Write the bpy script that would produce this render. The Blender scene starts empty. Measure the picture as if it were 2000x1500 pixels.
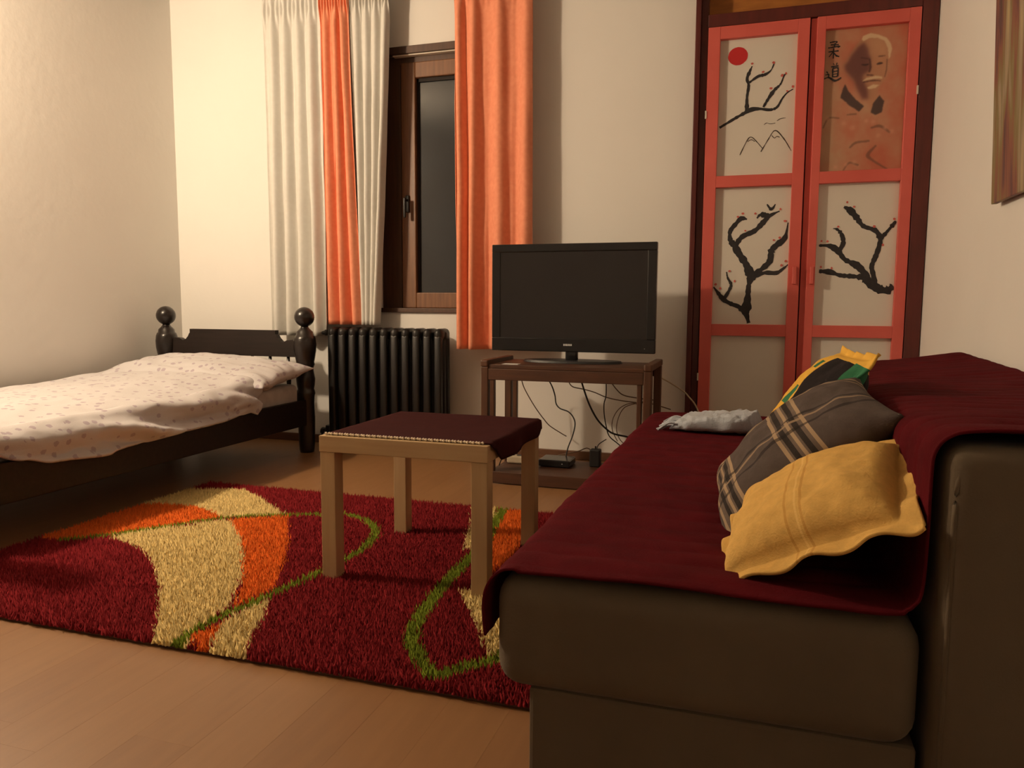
import bpy, bmesh, math, random
from math import sin, cos, pi, radians, exp, sqrt
from mathutils import Vector, Matrix, noise
import numpy as np
random.seed(7)
S = bpy.context.scene
C = S.collection

# ------------------------------------------------------------------ camera
cam_d = bpy.data.cameras.new('camera'); cam = bpy.data.objects.new('camera', cam_d); C.objects.link(cam)
S.camera = cam
cam_d.sensor_fit = 'HORIZONTAL'; cam_d.sensor_width = 36.0; cam_d.lens = 36.0*1489.7/2000.0
cam_d.clip_start = 0.02
yaw, pitch, roll = radians(17.627), radians(5.864), radians(0.336)
fw = Vector((-sin(yaw)*cos(pitch), cos(yaw)*cos(pitch), -sin(pitch)))
rt = Vector((cos(yaw), sin(yaw), 0)); up = rt.cross(fw)
r2 = rt*cos(roll)+up*sin(roll); u2 = -rt*sin(roll)+up*cos(roll)
cam.matrix_world = Matrix(((r2.x,u2.x,-fw.x,0),(r2.y,u2.y,-fw.y,0),(r2.z,u2.z,-fw.z,0.87),(0,0,0,1)))

# ------------------------------------------------------------------ world, light, exposure
W = bpy.data.worlds.new('night'); S.world = W; W.use_nodes = True
W.node_tree.nodes['Background'].inputs[0].default_value = (0.02,0.025,0.04,1)
W.node_tree.nodes['Background'].inputs[1].default_value = 0.3
S.view_settings.view_transform = 'Standard'; S.view_settings.look = 'None'
S.view_settings.gamma = 1; S.view_settings.use_curve_mapping = False
S.view_settings.exposure = -0.95
LAMP = (-3.47, 1.85, 2.20)
ld = bpy.data.lights.new('wall_lamp_light','POINT'); ld.energy = 390; ld.shadow_soft_size = 0.075
ld.color = (1.0, 0.77, 0.525)
lo = bpy.data.objects.new('wall_lamp_light', ld); lo.location = LAMP; C.objects.link(lo)

# ------------------------------------------------------------------ helpers
def lin(r,g,b):
    f = lambda c: (c/255/12.92) if c/255 <= 0.04045 else ((c/255+0.055)/1.055)**2.4
    return (f(r),f(g),f(b),1)
MATS = {}
def mat(name, col, rough=0.6, col2=None, nscale=8, ndetail=4, bump=0.0, bscale=60, metal=0.0, sheen=0.0, stretch=None, spec=0.5, coat=0.0):
    m = bpy.data.materials.new(name); m.use_nodes = True
    nt = m.node_tree; b = nt.nodes['Principled BSDF']
    b.inputs['Roughness'].default_value = rough; b.inputs['Metallic'].default_value = metal
    b.inputs['Specular IOR Level'].default_value = spec
    b.inputs['Coat Weight'].default_value = coat
    if sheen: b.inputs['Sheen Weight'].default_value = sheen; b.inputs['Sheen Roughness'].default_value = 0.4
    col = tuple(col[:3])+(1,)
    if col2 is None: col2 = tuple(c*0.82 for c in col[:3])+(1,)
    tc = nt.nodes.new('ShaderNodeTexCoord'); mp = nt.nodes.new('ShaderNodeMapping')
    nt.links.new(tc.outputs['Object'], mp.inputs[0])
    if stretch: mp.inputs['Scale'].default_value = stretch
    n = nt.nodes.new('ShaderNodeTexNoise'); n.inputs['Scale'].default_value = nscale; n.inputs['Detail'].default_value = ndetail
    nt.links.new(mp.outputs[0], n.inputs['Vector'])
    r = nt.nodes.new('ShaderNodeValToRGB'); r.color_ramp.elements[0].position = .3; r.color_ramp.elements[1].position = .7
    r.color_ramp.elements[0].color = tuple(col2[:3])+(1,); r.color_ramp.elements[1].color = col
    nt.links.new(n.outputs['Fac'], r.inputs[0]); nt.links.new(r.outputs[0], b.inputs['Base Color'])
    if bump:
        n2 = nt.nodes.new('ShaderNodeTexNoise'); n2.inputs['Scale'].default_value = bscale; n2.inputs['Detail'].default_value = 5
        nt.links.new(mp.outputs[0], n2.inputs['Vector'])
        bp = nt.nodes.new('ShaderNodeBump'); bp.inputs['Strength'].default_value = bump; bp.inputs['Distance'].default_value = 0.01
        nt.links.new(n2.outputs['Fac'], bp.inputs['Height']); nt.links.new(bp.outputs[0], b.inputs['Normal'])
    MATS[name] = m
    return m
ORG = {}
def tag(o, label=None, cat=None, group=None, kind=None):
    if label: o['label'] = label
    if cat: o['category'] = cat
    if group: o['group'] = group
    if kind: o['kind'] = kind
    return o
def thing(name, label, cat, loc, group=None):
    o = bpy.data.objects.new(name, None); o.location = loc; o.empty_display_size = .1; C.objects.link(o)
    ORG[o] = Vector(loc); return tag(o, label, cat, group)
def link(name, me, m, parent=None, smooth=False, origin=None):
    """mesh given in world coordinates; re-based on its thing's origin"""
    o = bpy.data.objects.new(name, me)
    if parent is not None:
        org = ORG[parent]; o.parent = parent
    else:
        if origin is None:
            co = np.empty(len(me.vertices)*3); me.vertices.foreach_get('co', co); co = co.reshape(-1,3)
            mn, mx = co.min(0), co.max(0); origin = Vector(((mn[0]+mx[0])/2,(mn[1]+mx[1])/2,mn[2]))
        org = Vector(origin); o.location = org
    ORG[o] = org
    me.transform(Matrix.Translation(-org))
    if m: me.materials.append(m)
    if smooth:
        for p in me.polygons: p.use_smooth = True
    C.objects.link(o); return o
def pyd(name, v, f, m, parent=None, smooth=False, origin=None):
    me = bpy.data.meshes.new(name); me.from_pydata([tuple(a) for a in v], [], f); me.update()
    return link(name, me, m, parent, smooth, origin)
def bmo(name, bm, m, parent=None, smooth=False, origin=None):
    me = bpy.data.meshes.new(name); bmesh.ops.recalc_face_normals(bm, faces=bm.faces); bm.to_mesh(me); bm.free()
    return link(name, me, m, parent, smooth, origin)
def addbox(bm, x0,x1,y0,y1,z0,z1, bevel=0.0, seg=2, rot=None):
    r = bmesh.ops.create_cube(bm, size=1.0); vs = r['verts']
    for v in vs: v.co = Vector((x0+(v.co.x+.5)*(x1-x0), y0+(v.co.y+.5)*(y1-y0), z0+(v.co.z+.5)*(z1-z0)))
    if bevel:
        es = list({e for v in vs for e in v.link_edges})
        bmesh.ops.bevel(bm, geom=es, offset=bevel, segments=seg, affect='EDGES', profile=.5)
def box(name, x0,x1,y0,y1,z0,z1, m, parent=None, bevel=0.003, seg=2, smooth=False):
    bm = bmesh.new(); addbox(bm,x0,x1,y0,y1,z0,z1,bevel,seg)
    return bmo(name,bm,m,parent,smooth)
def addlathe(bm, prof, cx, cy, seg=24, axis='z'):
    rings = []
    for r,z in prof:
        rings.append([bm.verts.new((cx+r*cos(2*pi*i/seg), cy+r*sin(2*pi*i/seg), z)) for i in range(seg)])
    for a,b in zip(rings,rings[1:]):
        for i in range(seg): bm.faces.new((a[i],a[(i+1)%seg],b[(i+1)%seg],b[i]))
    bm.faces.new(rings[0][::-1]); bm.faces.new(rings[-1])
def smoothpts(pts, sub=6):
    P = [Vector(p) for p in pts]; out = []
    for i in range(len(P)-1):
        p0 = P[max(i-1,0)]; p1 = P[i]; p2 = P[i+1]; p3 = P[min(i+2,len(P)-1)]
        for k in range(sub):
            t = k/sub
            out.append(0.5*((2*p1)+(p2-p0)*t+(2*p0-5*p1+4*p2-p3)*t*t+(3*p1-p0-3*p2+p3)*t**3))
    out.append(P[-1]); return out
def addtube(bm, pts, rad, seg=8):
    rings = []; n = len(pts)
    for i,p in enumerate(pts):
        d = (pts[min(i+1,n-1)]-pts[max(i-1,0)]).normalized()
        a = d.cross(Vector((0,0,1)));
        if a.length < .05: a = d.cross(Vector((1,0,0)))
        a.normalize(); b = d.cross(a); r = rad(i/(n-1)) if callable(rad) else rad
        rings.append([bm.verts.new(p+a*r*cos(2*pi*k/seg)+b*r*sin(2*pi*k/seg)) for k in range(seg)])
    for A,B in zip(rings,rings[1:]):
        for k in range(seg): bm.faces.new((A[k],A[(k+1)%seg],B[(k+1)%seg],B[k]))
    bm.faces.new(rings[0][::-1]); bm.faces.new(rings[-1])
def tube(name, pts, rad, m, parent=None, sub=6, seg=8):
    bm = bmesh.new(); addtube(bm, smoothpts(pts,sub), rad, seg); return bmo(name,bm,m,parent,True)
def gridmesh(name, P, m, parent=None, thick=0.0, uv=None, origin=None):
    """P: array [n][k] of points -> smooth sheet, optional solidify"""
    n = len(P); k = len(P[0])
    v = [p for row in P for p in row]
    f = [(i*k+j, i*k+j+1, (i+1)*k+j+1, (i+1)*k+j) for i in range(n-1) for j in range(k-1)]
    o = pyd(name, v, f, m, parent, True, origin)
    ul = o.data.uv_layers.new(name='UVMap')
    for l in o.data.loops:
        i, j = divmod(l.vertex_index, k); ul.data[l.index].uv = (i/(n-1), j/(k-1))
    if thick:
        md = o.modifiers.new('Solidify','SOLIDIFY'); md.thickness = thick; md.offset = 0
    return o
def N3(x,y,z=0): return noise.noise(Vector((x,y,z)))
def interp(x, T):
    if x <= T[0][0]: return T[0][1]
    for (a,b),(c,d) in zip(T,T[1:]):
        if x <= c:
            t = (x-a)/(c-a); t = t*t*(3-2*t); return b+(d-b)*t
    return T[-1][1]

# ------------------------------------------------------------------ materials
mat('wall_plaster', (.83,.81,.77), .85, (.80,.775,.735), 1.6, 3, .12, 22)
mat('ceiling_paint', (.42,.40,.37), .9, None, 1.0)
mat('laminate', lin(140,101,64), .42, lin(132,94,59), 5, 6, 0.02, 40, stretch=(9,1.0,1))
mat('laminate2', lin(142,103,66), .42, lin(135,97,61), 5, 6, 0.02, 40, stretch=(9,1.0,1))
mat('laminate3', lin(137,98,62), .42, lin(129,91,57), 5, 6, 0.02, 40, stretch=(9,1.0,1))
mat('dark_wood', lin(34,26,23), .28, lin(24,18,16), 4, 6, 0, 40, stretch=(1,1,12), coat=.15)
mat('dark_wood_h', lin(38,28,24), .45, lin(26,19,16), 4, 6, 0, 40, stretch=(1,12,12), spec=.3)
mat('window_wood', lin(128,86,54), .45, lin(100,64,40), 4, 6, 0, 40, stretch=(14,14,1))
mat('window_wood_dark', lin(82,54,37), .5, lin(64,42,29), 4, 6, 0, 40, stretch=(14,14,1))
mat('glass_night', (.045,.05,.055), .08, (.04,.042,.045), 2)
mat('cream_cloth', (.66,.65,.61), .9, (.63,.615,.575), 40, 2, .08, 500)
mat('orange_cloth', lin(232,150,116), .85, lin(224,139,106), 40, 2, .08, 500)
mat('radiator_paint', lin(26,23,22), .42, lin(20,17,16), 10)
mat('plaster_white', lin(225,215,200), .9)
mat('tv_black', (.012,.012,.013), .22, (.009,.009,.01), 3)
mat('tv_screen', (.018,.016,.016), .12, (.016,.014,.015), 3)
mat('tv_logo', (.7,.7,.7), .3)
mat('stand_wood', lin(88,55,33), .5, lin(66,40,24), 4, 6, .02, 40, stretch=(10,10,1))
mat('stand_wood_h', lin(82,50,30), .5, lin(62,37,22), 4, 6, .02, 40, stretch=(1,10,10))
mat('birch', lin(190,162,122), .42, lin(180,151,111), 4, 6, .01, 40, stretch=(14,14,1))
mat('birch_h', lin(190,162,122), .42, lin(180,151,111), 4, 6, .01, 40, stretch=(1,14,14))
mat('maroon_cloth', lin(56,19,19), .95, lin(49,16,17), 30, 3, .15, 300, spec=.1)
mat('lace', lin(240,225,200), .9)
mat('tv_base', (.012,.012,.013), .5, (.009,.009,.01), 3)
mat('maroon_throw', lin(84,14,22), .95, lin(70,10,17), 14, 4, .2, 220, spec=.08)
mat('velour', lin(100,88,72), .9, lin(92,80,65), 5, 4, .1, 300, spec=.2, sheen=.08)
mat('yellow_cloth', lin(222,178,96), .9, lin(212,166,84), 12, 3, .15, 160, spec=.2)
mat('towel_cloth', lin(186,194,206), .95, lin(170,178,190), 30, 3, .3, 180, sheen=.3)
mat('cord_black', lin(30,27,26), .5)
mat('cord_brown', lin(96,72,50), .6)
mat('cord_pale', lin(190,175,150), .6)
mat('coral_paint', lin(212,98,88), .5, lin(203,90,80), 6, 4, .05, 60)
mat('panel_paint', (.74,.70,.63), .75, (.70,.66,.59), 3, 3, .03, 40)
mat('frame_maroon', lin(92,34,28), .42, lin(74,26,22), 4, 5, 0, 40, stretch=(10,10,1))
mat('upper_board', lin(176,112,46), .5, lin(150,92,36), 4, 5, 0, 40, stretch=(2,2,10))
mat('dark_void', lin(26,16,13), .8)
mat('ink', lin(42,38,40), .7, lin(30,28,30), 60)
mat('ink_grey', lin(80,70,62), .8)
mat('sun_red', lin(196,34,38), .7)
mat('blossom_red', lin(206,100,90), .8)
mat('print_rust', lin(186,108,82), .6, lin(164,126,98), 4.5, 3)
mat('print_skin', lin(172,122,92), .6, lin(160,108,80), 12)
mat('print_shadow', lin(112,66,62), .6, lin(96,60,56), 14)
mat('print_hair', lin(205,180,145), .6)
mat('print_robe', lin(66,52,50), .6)
mat('print_line', lin(84,46,42), .6)
mat('print_twig', lin(120,84,66), .6)
mat('print_bloom', lin(205,145,125), .6, lin(170,140,105), 40)
mat('baseboard_wood', lin(110,74,50), .5, lin(90,60,40), 4, 5, 0, 40, stretch=(1,10,10))
mat('paper_white', (.8,.8,.78), .8)
mat('brass', lin(150,120,70), .35, metal=.8)
mat('rug_backing', lin(90,60,45), .95)
RUG_creamA = [(-2.722,2.77),(-2.208,2.906),(-2.03,2.786),(-1.79,2.61),(-1.962,2.489),(-2.031,2.51),(-2.124,2.556),(-2.225,2.592),(-2.404,2.58),(-2.569,2.475)]
RUG_orangeA = [(-2.569,2.475),(-2.404,2.58),(-2.225,2.592),(-2.124,2.556),(-2.031,2.51),(-1.993,2.479),(-2.202,2.205),(-2.331,2.065),(-2.434,2.051),(-2.55,2.213)]
RUG_creamB = [(-2.209,2.128),(-2.202,2.205),(-1.943,2.483),(-1.789,2.315),(-1.652,2.152),(-1.496,1.942),(-1.388,1.749),(-1.372,1.636),(-1.348,1.553),(-1.313,1.462),(-1.402,1.449),(-1.458,1.535),(-1.517,1.611),(-1.651,1.764),(-1.854,1.961),(-2.005,2.066),(-2.123,2.111)]
RUG_orangeB = [(-1.959,2.477),(-1.762,2.588),(-1.558,2.285),(-1.421,2.049),(-1.347,1.89),(-1.367,1.734),(-1.463,1.901),(-1.612,2.103),(-1.789,2.315)]
RUG_orangeC = [(-1.355,1.551),(-1.333,1.643),(-1.305,1.586),(-1.261,1.496),(-1.293,1.493)]
RUG_creamC = [(-1.333,1.643),(-1.318,1.829),(-1.255,1.719),(-1.215,1.616),(-1.14,1.471),(-1.249,1.475),(-1.297,1.57)]
RUG_creamD = [(-0.82,2.067),(-0.748,2.091),(-0.684,2.113),(-0.526,1.629),(-0.583,1.672),(-0.659,1.801),(-0.716,1.899)]
RUG_creamE = [(-1.106,2.954),(-1.018,2.984),(-0.958,2.798),(-0.9,2.566),(-0.895,2.442),(-0.945,2.425)]
RUG_orangeE = [(-0.976,2.955),(-0.903,2.98),(-0.847,2.836),(-0.776,2.576),(-0.751,2.374),(-0.775,2.234),(-0.814,2.272),(-0.895,2.568),(-0.939,2.766)]
GREEN1 = [(-2.354,2.06),(-2.241,2.164),(-2.126,2.309),(-2.0,2.473),(-1.782,2.604),(-1.645,2.651),(-1.553,2.682),(-1.439,2.634),(-1.33,2.509),(-1.281,2.342),(-1.278,2.219),(-1.291,2.08),(-1.311,1.952),(-1.328,1.849),(-1.348,1.732),(-1.366,1.651),(-1.367,1.567),(-1.354,1.488)]
GREEN2 = [(-0.983,2.996),(-0.95,2.8),(-0.897,2.503),(-0.886,2.258),(-0.878,2.097),(-0.863,1.958),(-0.836,1.799),(-0.801,1.7),(-0.744,1.619),(-0.681,1.557),(-0.647,1.576),(-0.62,1.615),(-0.578,1.657),(-0.537,1.744),(-0.505,1.868)]
TL_BR = [[(-0.213,1.788,0.0134),(-0.151,1.823,0.0134),(-0.101,1.849,0.0172),(-0.06,1.868,0.021),(-0.018,1.869,0.0134),(0.031,1.861,0.0134),(0.064,1.872,0.0115),(0.087,1.912,0.0086),(0.11,1.939,0.0067),(0.137,1.954,0.0048)],[(-0.081,1.865,0.0191),(-0.083,1.928,0.0134),(-0.077,1.987,0.0134),(-0.086,2.021,0.0153),(-0.075,2.054,0.0134),(-0.063,2.082,0.0048)],[(-0.077,2.0,0.0095),(-0.033,2.029,0.0134),(0.0,2.035,0.0134),(0.028,2.054,0.0067),(0.043,2.09,0.0057)],[(-0.002,1.876,0.0134),(0.021,1.917,0.0153),(0.048,1.956,0.0153),(0.076,1.983,0.0095),(0.09,2.019,0.0057),(0.102,2.035,0.0038)]]
TL_DOTS = [(-0.064,2.093),(0.039,2.09),(-0.009,2.048),(0.082,2.024),(0.1,2.033),(0.031,1.966),(0.109,1.947),(0.134,1.966)]
TL_SUN = [(-0.134,2.136),(-0.088,2.132)]
TL_MT = [[(-0.108,1.645,0.0048),(-0.075,1.716,0.0048),(-0.055,1.732,0.0048),(-0.029,1.709,0.0048),(0.001,1.673,0.0038)],[(-0.006,1.656,0.0048),(0.029,1.718,0.0048),(0.06,1.758,0.0057),(0.103,1.714,0.0048),(0.14,1.653,0.0038)],[(-0.073,1.711,0.0038),(-0.054,1.719,0.0038),(-0.037,1.709,0.0038)],[(0.044,1.734,0.0038),(0.057,1.721,0.0038),(0.069,1.728,0.0038),(0.082,1.723,0.0038)],[(0.004,1.789,0.0029),(0.017,1.797,0.0029),(0.034,1.792,0.0029),(0.059,1.794,0.0029)],[(0.066,1.804,0.0029),(0.082,1.814,0.0029),(0.107,1.816,0.0029)]]
BL_BR = [[(-0.034,0.787,0.0149),(-0.048,0.848,0.0372),(-0.043,0.926,0.0354),(-0.041,0.978,0.0242),(-0.034,1.029,0.0465),(-0.057,1.089,0.041),(-0.092,1.141,0.0317),(-0.119,1.185,0.0317),(-0.141,1.219,0.0242),(-0.142,1.262,0.0223),(-0.114,1.3,0.0205),(-0.09,1.325,0.0242),(-0.061,1.32,0.0074)],[(-0.114,1.185,0.0261),(-0.083,1.231,0.0242),(-0.022,1.26,0.0242),(0.018,1.301,0.0261),(0.049,1.334,0.0186),(0.096,1.357,0.0056)],[(-0.012,1.323,0.0074),(-0.0,1.339,0.013),(0.024,1.339,0.0372),(0.049,1.329,0.0186)],[(0.034,1.393,0.0056),(0.056,1.367,0.0149),(0.075,1.392,0.0056)],[(-0.03,1.021,0.0372),(0.018,1.063,0.0279),(0.058,1.105,0.0317),(0.064,1.156,0.0335),(0.087,1.185,0.0279),(0.122,1.214,0.0279),(0.133,1.248,0.0149),(0.139,1.298,0.0056)],[(-0.013,1.025,0.0186),(0.035,1.046,0.0186),(0.092,1.045,0.0186),(0.124,1.066,0.013),(0.147,1.087,0.0056)],[(-0.044,0.83,0.0372),(-0.083,0.869,0.0242),(-0.125,0.886,0.0205),(-0.164,0.908,0.0242),(-0.19,0.939,0.0168),(-0.217,0.974,0.0074)],[(-0.164,0.908,0.0186),(-0.14,0.952,0.0186),(-0.129,0.986,0.0149),(-0.147,1.021,0.0093),(-0.154,1.052,0.0056)]]
BL_DOTS = [(-0.083,1.35),(-0.107,1.334),(-0.021,1.348),(0.1,1.366),(0.124,1.306),(0.074,1.211),(0.102,1.223),(0.135,1.104),(0.115,1.083),(-0.139,1.056),(-0.111,1.004),(-0.207,0.988),(-0.183,0.967),(-0.067,1.262)]
BR_BR = [[(0.641,0.976,0.0279),(0.612,0.956,0.041),(0.574,0.964,0.041),(0.534,0.993,0.041),(0.503,1.018,0.0317),(0.449,1.026,0.0223),(0.395,1.031,0.0205),(0.347,1.048,0.0261),(0.296,1.052,0.0186)],[(0.526,1.009,0.0335),(0.501,1.047,0.0317),(0.469,1.08,0.0335),(0.414,1.109,0.0242),(0.381,1.151,0.0279),(0.341,1.177,0.0242),(0.29,1.18,0.0093)],[(0.389,1.159,0.0223),(0.403,1.192,0.0261),(0.393,1.233,0.0205),(0.372,1.258,0.0112),(0.353,1.263,0.0047)],[(0.557,0.985,0.0223),(0.547,1.034,0.0223),(0.538,1.075,0.0223),(0.554,1.124,0.0223),(0.567,1.173,0.0205),(0.569,1.213,0.0261),(0.544,1.25,0.0205),(0.49,1.272,0.0205),(0.458,1.314,0.0279),(0.426,1.351,0.0317),(0.398,1.368,0.0112)],[(0.573,1.209,0.0223),(0.601,1.245,0.0168),(0.622,1.273,0.0186),(0.635,1.292,0.0093)]]
BR_DOTS = [(0.412,1.39),(0.444,1.367),(0.54,1.268),(0.627,1.302),(0.583,1.178),(0.376,1.271),(0.301,1.202),(0.329,1.2),(0.304,1.073),(0.354,1.066)]
PO_FACE = [(0.436,2.162),(0.474,2.176),(0.528,2.168),(0.557,2.131),(0.564,2.073),(0.565,2.031),(0.559,1.98),(0.539,1.947),(0.524,1.922),(0.519,1.862),(0.507,1.828),(0.472,1.871),(0.448,1.925),(0.412,1.971),(0.389,1.999),(0.368,2.03),(0.364,2.054),(0.381,2.064),(0.395,2.103),(0.416,2.136)]
PO_DARK = [(0.448,2.15),(0.469,2.113),(0.473,2.084),(0.482,2.069),(0.477,2.05),(0.482,2.009),(0.45,1.994),(0.454,1.968),(0.477,1.937),(0.488,1.887),(0.461,1.884),(0.412,1.971),(0.389,1.999),(0.368,2.03),(0.365,2.051),(0.381,2.061),(0.396,2.097),(0.421,2.129)]
PO_HAIR = [[(0.439,2.162),(0.446,2.178),(0.481,2.188),(0.517,2.18),(0.55,2.16),(0.57,2.13),(0.577,2.103),(0.571,2.064),(0.565,2.059),(0.56,2.105),(0.543,2.144),(0.512,2.166),(0.474,2.166),(0.448,2.154)],[(0.451,1.965),(0.47,1.98),(0.51,1.984),(0.538,1.979),(0.541,1.97),(0.511,1.971),(0.484,1.971)],[(0.477,1.937),(0.501,1.946),(0.529,1.942),(0.513,1.929),(0.486,1.929)]]
PO_LINES = [[(0.516,2.042,0.0062),(0.526,2.044,0.0089),(0.537,2.044,0.0041)],[(0.447,2.045,0.0048),(0.461,2.042,0.0075),(0.476,2.044,0.0041)],[(0.521,2.077,0.0048),(0.546,2.078,0.0041)],[(0.443,2.077,0.0048),(0.473,2.071,0.0048)],[(0.48,2.067,0.0068),(0.485,2.032,0.0089),(0.482,2.009,0.0068)],[(0.472,1.994,0.0055),(0.498,1.991,0.0055)],[(0.457,1.961,0.0055),(0.5,1.966,0.0055),(0.533,1.962,0.0034)],[(0.558,2.06,0.0034),(0.557,2.014,0.0034),(0.551,1.98,0.0027)]]
PO_ROBE = [[(0.374,1.96),(0.391,1.926),(0.428,1.887),(0.472,1.851),(0.446,1.828),(0.394,1.865),(0.358,1.896),(0.365,1.936)],[(0.5,1.816),(0.509,1.86),(0.534,1.895),(0.556,1.865),(0.55,1.813),(0.524,1.804)]]
PO_KANJI = [[(0.297,2.161,0.0055),(0.323,2.164,0.0062),(0.33,2.161,0.0062),(0.318,2.152,0.0048)],[(0.302,2.15,0.0055),(0.338,2.148,0.0062)],[(0.318,2.152,0.0055),(0.32,2.139,0.0055)],[(0.291,2.136,0.0055),(0.342,2.14,0.0075),(0.334,2.134,0.0034)],[(0.293,2.117,0.0055),(0.339,2.119,0.0062)],[(0.316,2.133,0.0062),(0.316,2.084,0.0055)],[(0.314,2.116,0.0048),(0.296,2.093,0.0041)],[(0.316,2.113,0.0048),(0.329,2.097,0.0062),(0.343,2.091,0.0068)],[(0.317,2.061,0.0048),(0.323,2.053,0.0041)],[(0.335,2.063,0.0048),(0.33,2.052,0.0041)],[(0.308,2.045,0.0055),(0.341,2.048,0.0062)],[(0.323,2.047,0.0048),(0.316,2.037,0.0041)],[(0.316,2.036,0.0062),(0.317,1.995,0.0062)],[(0.316,2.035,0.0055),(0.339,2.037,0.0062),(0.339,1.998,0.0062)],[(0.317,2.022,0.0048),(0.338,2.024,0.0048)],[(0.318,2.009,0.0048),(0.339,2.011,0.0048)],[(0.317,1.997,0.0055),(0.339,1.998,0.0055)],[(0.288,2.024,0.0062),(0.295,2.016,0.0048)],[(0.283,2.008,0.0048),(0.299,2.01,0.0055),(0.296,1.995,0.0055)],[(0.279,1.99,0.0048),(0.3,1.995,0.0075),(0.329,1.978,0.0096),(0.356,1.991,0.0048)]]
PO_TWIGS = [[(0.412,1.655,0.0095),(0.438,1.676,0.0115),(0.495,1.681,0.0095)],[(0.527,1.656,0.0095),(0.495,1.617,0.0172),(0.511,1.592,0.0115),(0.582,1.543,0.0076)],[(0.386,1.544,0.0057),(0.411,1.58,0.0095),(0.451,1.569,0.0095)],[(0.285,1.757,0.0076),(0.307,1.801,0.0076),(0.354,1.798,0.0076)],[(0.504,1.743,0.0095),(0.542,1.749,0.0134),(0.585,1.718,0.0095)],[(0.393,1.812,0.0076),(0.431,1.813,0.0076)]]
PO_BLOOM = [(0.303,1.8),(0.379,1.772),(0.419,1.749),(0.51,1.771),(0.565,1.739),(0.596,1.721),(0.479,1.777),(0.396,1.573),(0.434,1.583),(0.349,1.563),(0.536,1.705)]
CABLES = [[(-1.212,3.95,0.496),(-1.21,3.975,0.472),(-1.2,4.0,0.419),(-1.165,4.025,0.344),(-1.137,4.05,0.29),(-1.108,4.075,0.242),(-1.078,4.1,0.2),(-1.019,4.125,0.158),(-0.995,4.15,0.138)],[(-1.057,3.92,0.509),(-1.042,3.908,0.484),(-1.016,3.897,0.447),(-0.996,3.885,0.4),(-0.986,3.873,0.358),(-0.961,3.862,0.334),(-0.914,3.85,0.321),(-0.883,3.838,0.292),(-0.872,3.827,0.257),(-0.882,3.815,0.199),(-0.9,3.803,0.146),(-0.908,3.792,0.105),(-0.91,3.78,0.075)],[(-0.931,3.92,0.514),(-0.934,3.938,0.485),(-0.934,3.956,0.458),(-0.917,3.974,0.438),(-0.87,3.992,0.427),(-0.813,4.01,0.411),(-0.749,4.028,0.384),(-0.68,4.046,0.368),(-0.595,4.064,0.358),(-0.521,4.082,0.354),(-0.414,4.1,0.324)],[(-0.873,3.92,0.515),(-0.866,3.929,0.482),(-0.847,3.938,0.417),(-0.821,3.947,0.346),(-0.783,3.956,0.275),(-0.739,3.964,0.227),(-0.697,3.973,0.198),(-0.627,3.982,0.184),(-0.579,3.991,0.171),(-0.532,4.0,0.145)],[(-0.731,3.92,0.52),(-0.735,3.942,0.491),(-0.738,3.965,0.402),(-0.752,3.987,0.355),(-0.755,4.01,0.297),(-0.747,4.032,0.227),(-0.733,4.055,0.169),(-0.691,4.077,0.128),(-0.655,4.1,0.092)],[(-0.722,3.93,0.503),(-0.715,3.954,0.48),(-0.686,3.978,0.435),(-0.651,4.002,0.402),(-0.573,4.026,0.386),(-0.49,4.05,0.376)],[(-0.553,4.08,0.364),(-0.597,4.085,0.35),(-0.659,4.09,0.325),(-0.692,4.095,0.266),(-0.702,4.1,0.197),(-0.68,4.105,0.141),(-0.646,4.11,0.125),(-0.598,4.115,0.167),(-0.578,4.12,0.257),(-0.592,4.125,0.334),(-0.637,4.13,0.343),(-0.694,4.135,0.312),(-0.73,4.14,0.252),(-0.733,4.145,0.188),(-0.704,4.15,0.126)],[(-0.721,3.9,0.178),(-0.745,3.857,0.163),(-0.749,3.813,0.154),(-0.743,3.77,0.143)],[(-0.775,3.8,0.131),(-0.805,3.812,0.142),(-0.851,3.825,0.121),(-0.919,3.837,0.101),(-0.966,3.85,0.087)]]
WALLCABLE = [(-0.488,4.12,0.498),(-0.42,4.12,0.464),(-0.349,4.12,0.42),(-0.321,4.12,0.391),(-0.294,4.12,0.36),(-0.271,4.12,0.314),(-0.259,4.12,0.246)]

# ------------------------------------------------------------------ the room
XL, XR, YB, YF, ZC = -3.65, 0.77, -3.2, 4.2, 2.82
def wall_with_holes(name, u0,u1,z0,z1, holes, make, m):
    us = sorted({u0,u1,*[h[0] for h in holes],*[h[1] for h in holes]}); zs = sorted({z0,z1,*[h[2] for h in holes],*[h[3] for h in holes]})
    bm = bmesh.new()
    for a,b in zip(us,us[1:]):
        for c,d in zip(zs,zs[1:]):
            if any(h[0]<=a and b<=h[1] and h[2]<=c and d<=h[3] for h in holes): continue
            addbox(bm,*make(a,b,c,d))
    bmesh.ops.remove_doubles(bm, verts=bm.verts, dist=1e-5)
    return tag(bmo(name,bm,m), kind='structure')
WIN = (-2.18,-1.30,.84,2.325); CUP = (-.345,.77,0,ZC)
P_ = MATS['wall_plaster']
wall_with_holes('wall_window', XL-.2,XR+.2,0,ZC,[WIN,CUP], lambda a,b,c,d:(a,b,YF,YF+.3,c,d), P_)
tag(box('wall_left', XL-.2,XL,YB,YF,0,ZC,P_,bevel=0), kind='structure')
tag(box('wall_right', XR,XR+.2,YB,YF,0,ZC,P_,bevel=0), kind='structure')
tag(box('wall_back', XL-.2,XR+.2,YB-.2,YB,0,ZC,P_,bevel=0), kind='structure')
tag(box('ceiling', XL-.2,XR+.2,YB-.2,YF+.5,ZC,ZC+.1,MATS['ceiling_paint'],bevel=0), kind='structure')
floor = tag(box('floor', XL-.2,XR+.2,YB-.2,YF+.5,-.12,-.012,MATS['dark_void'],bevel=0), kind='structure')
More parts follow.
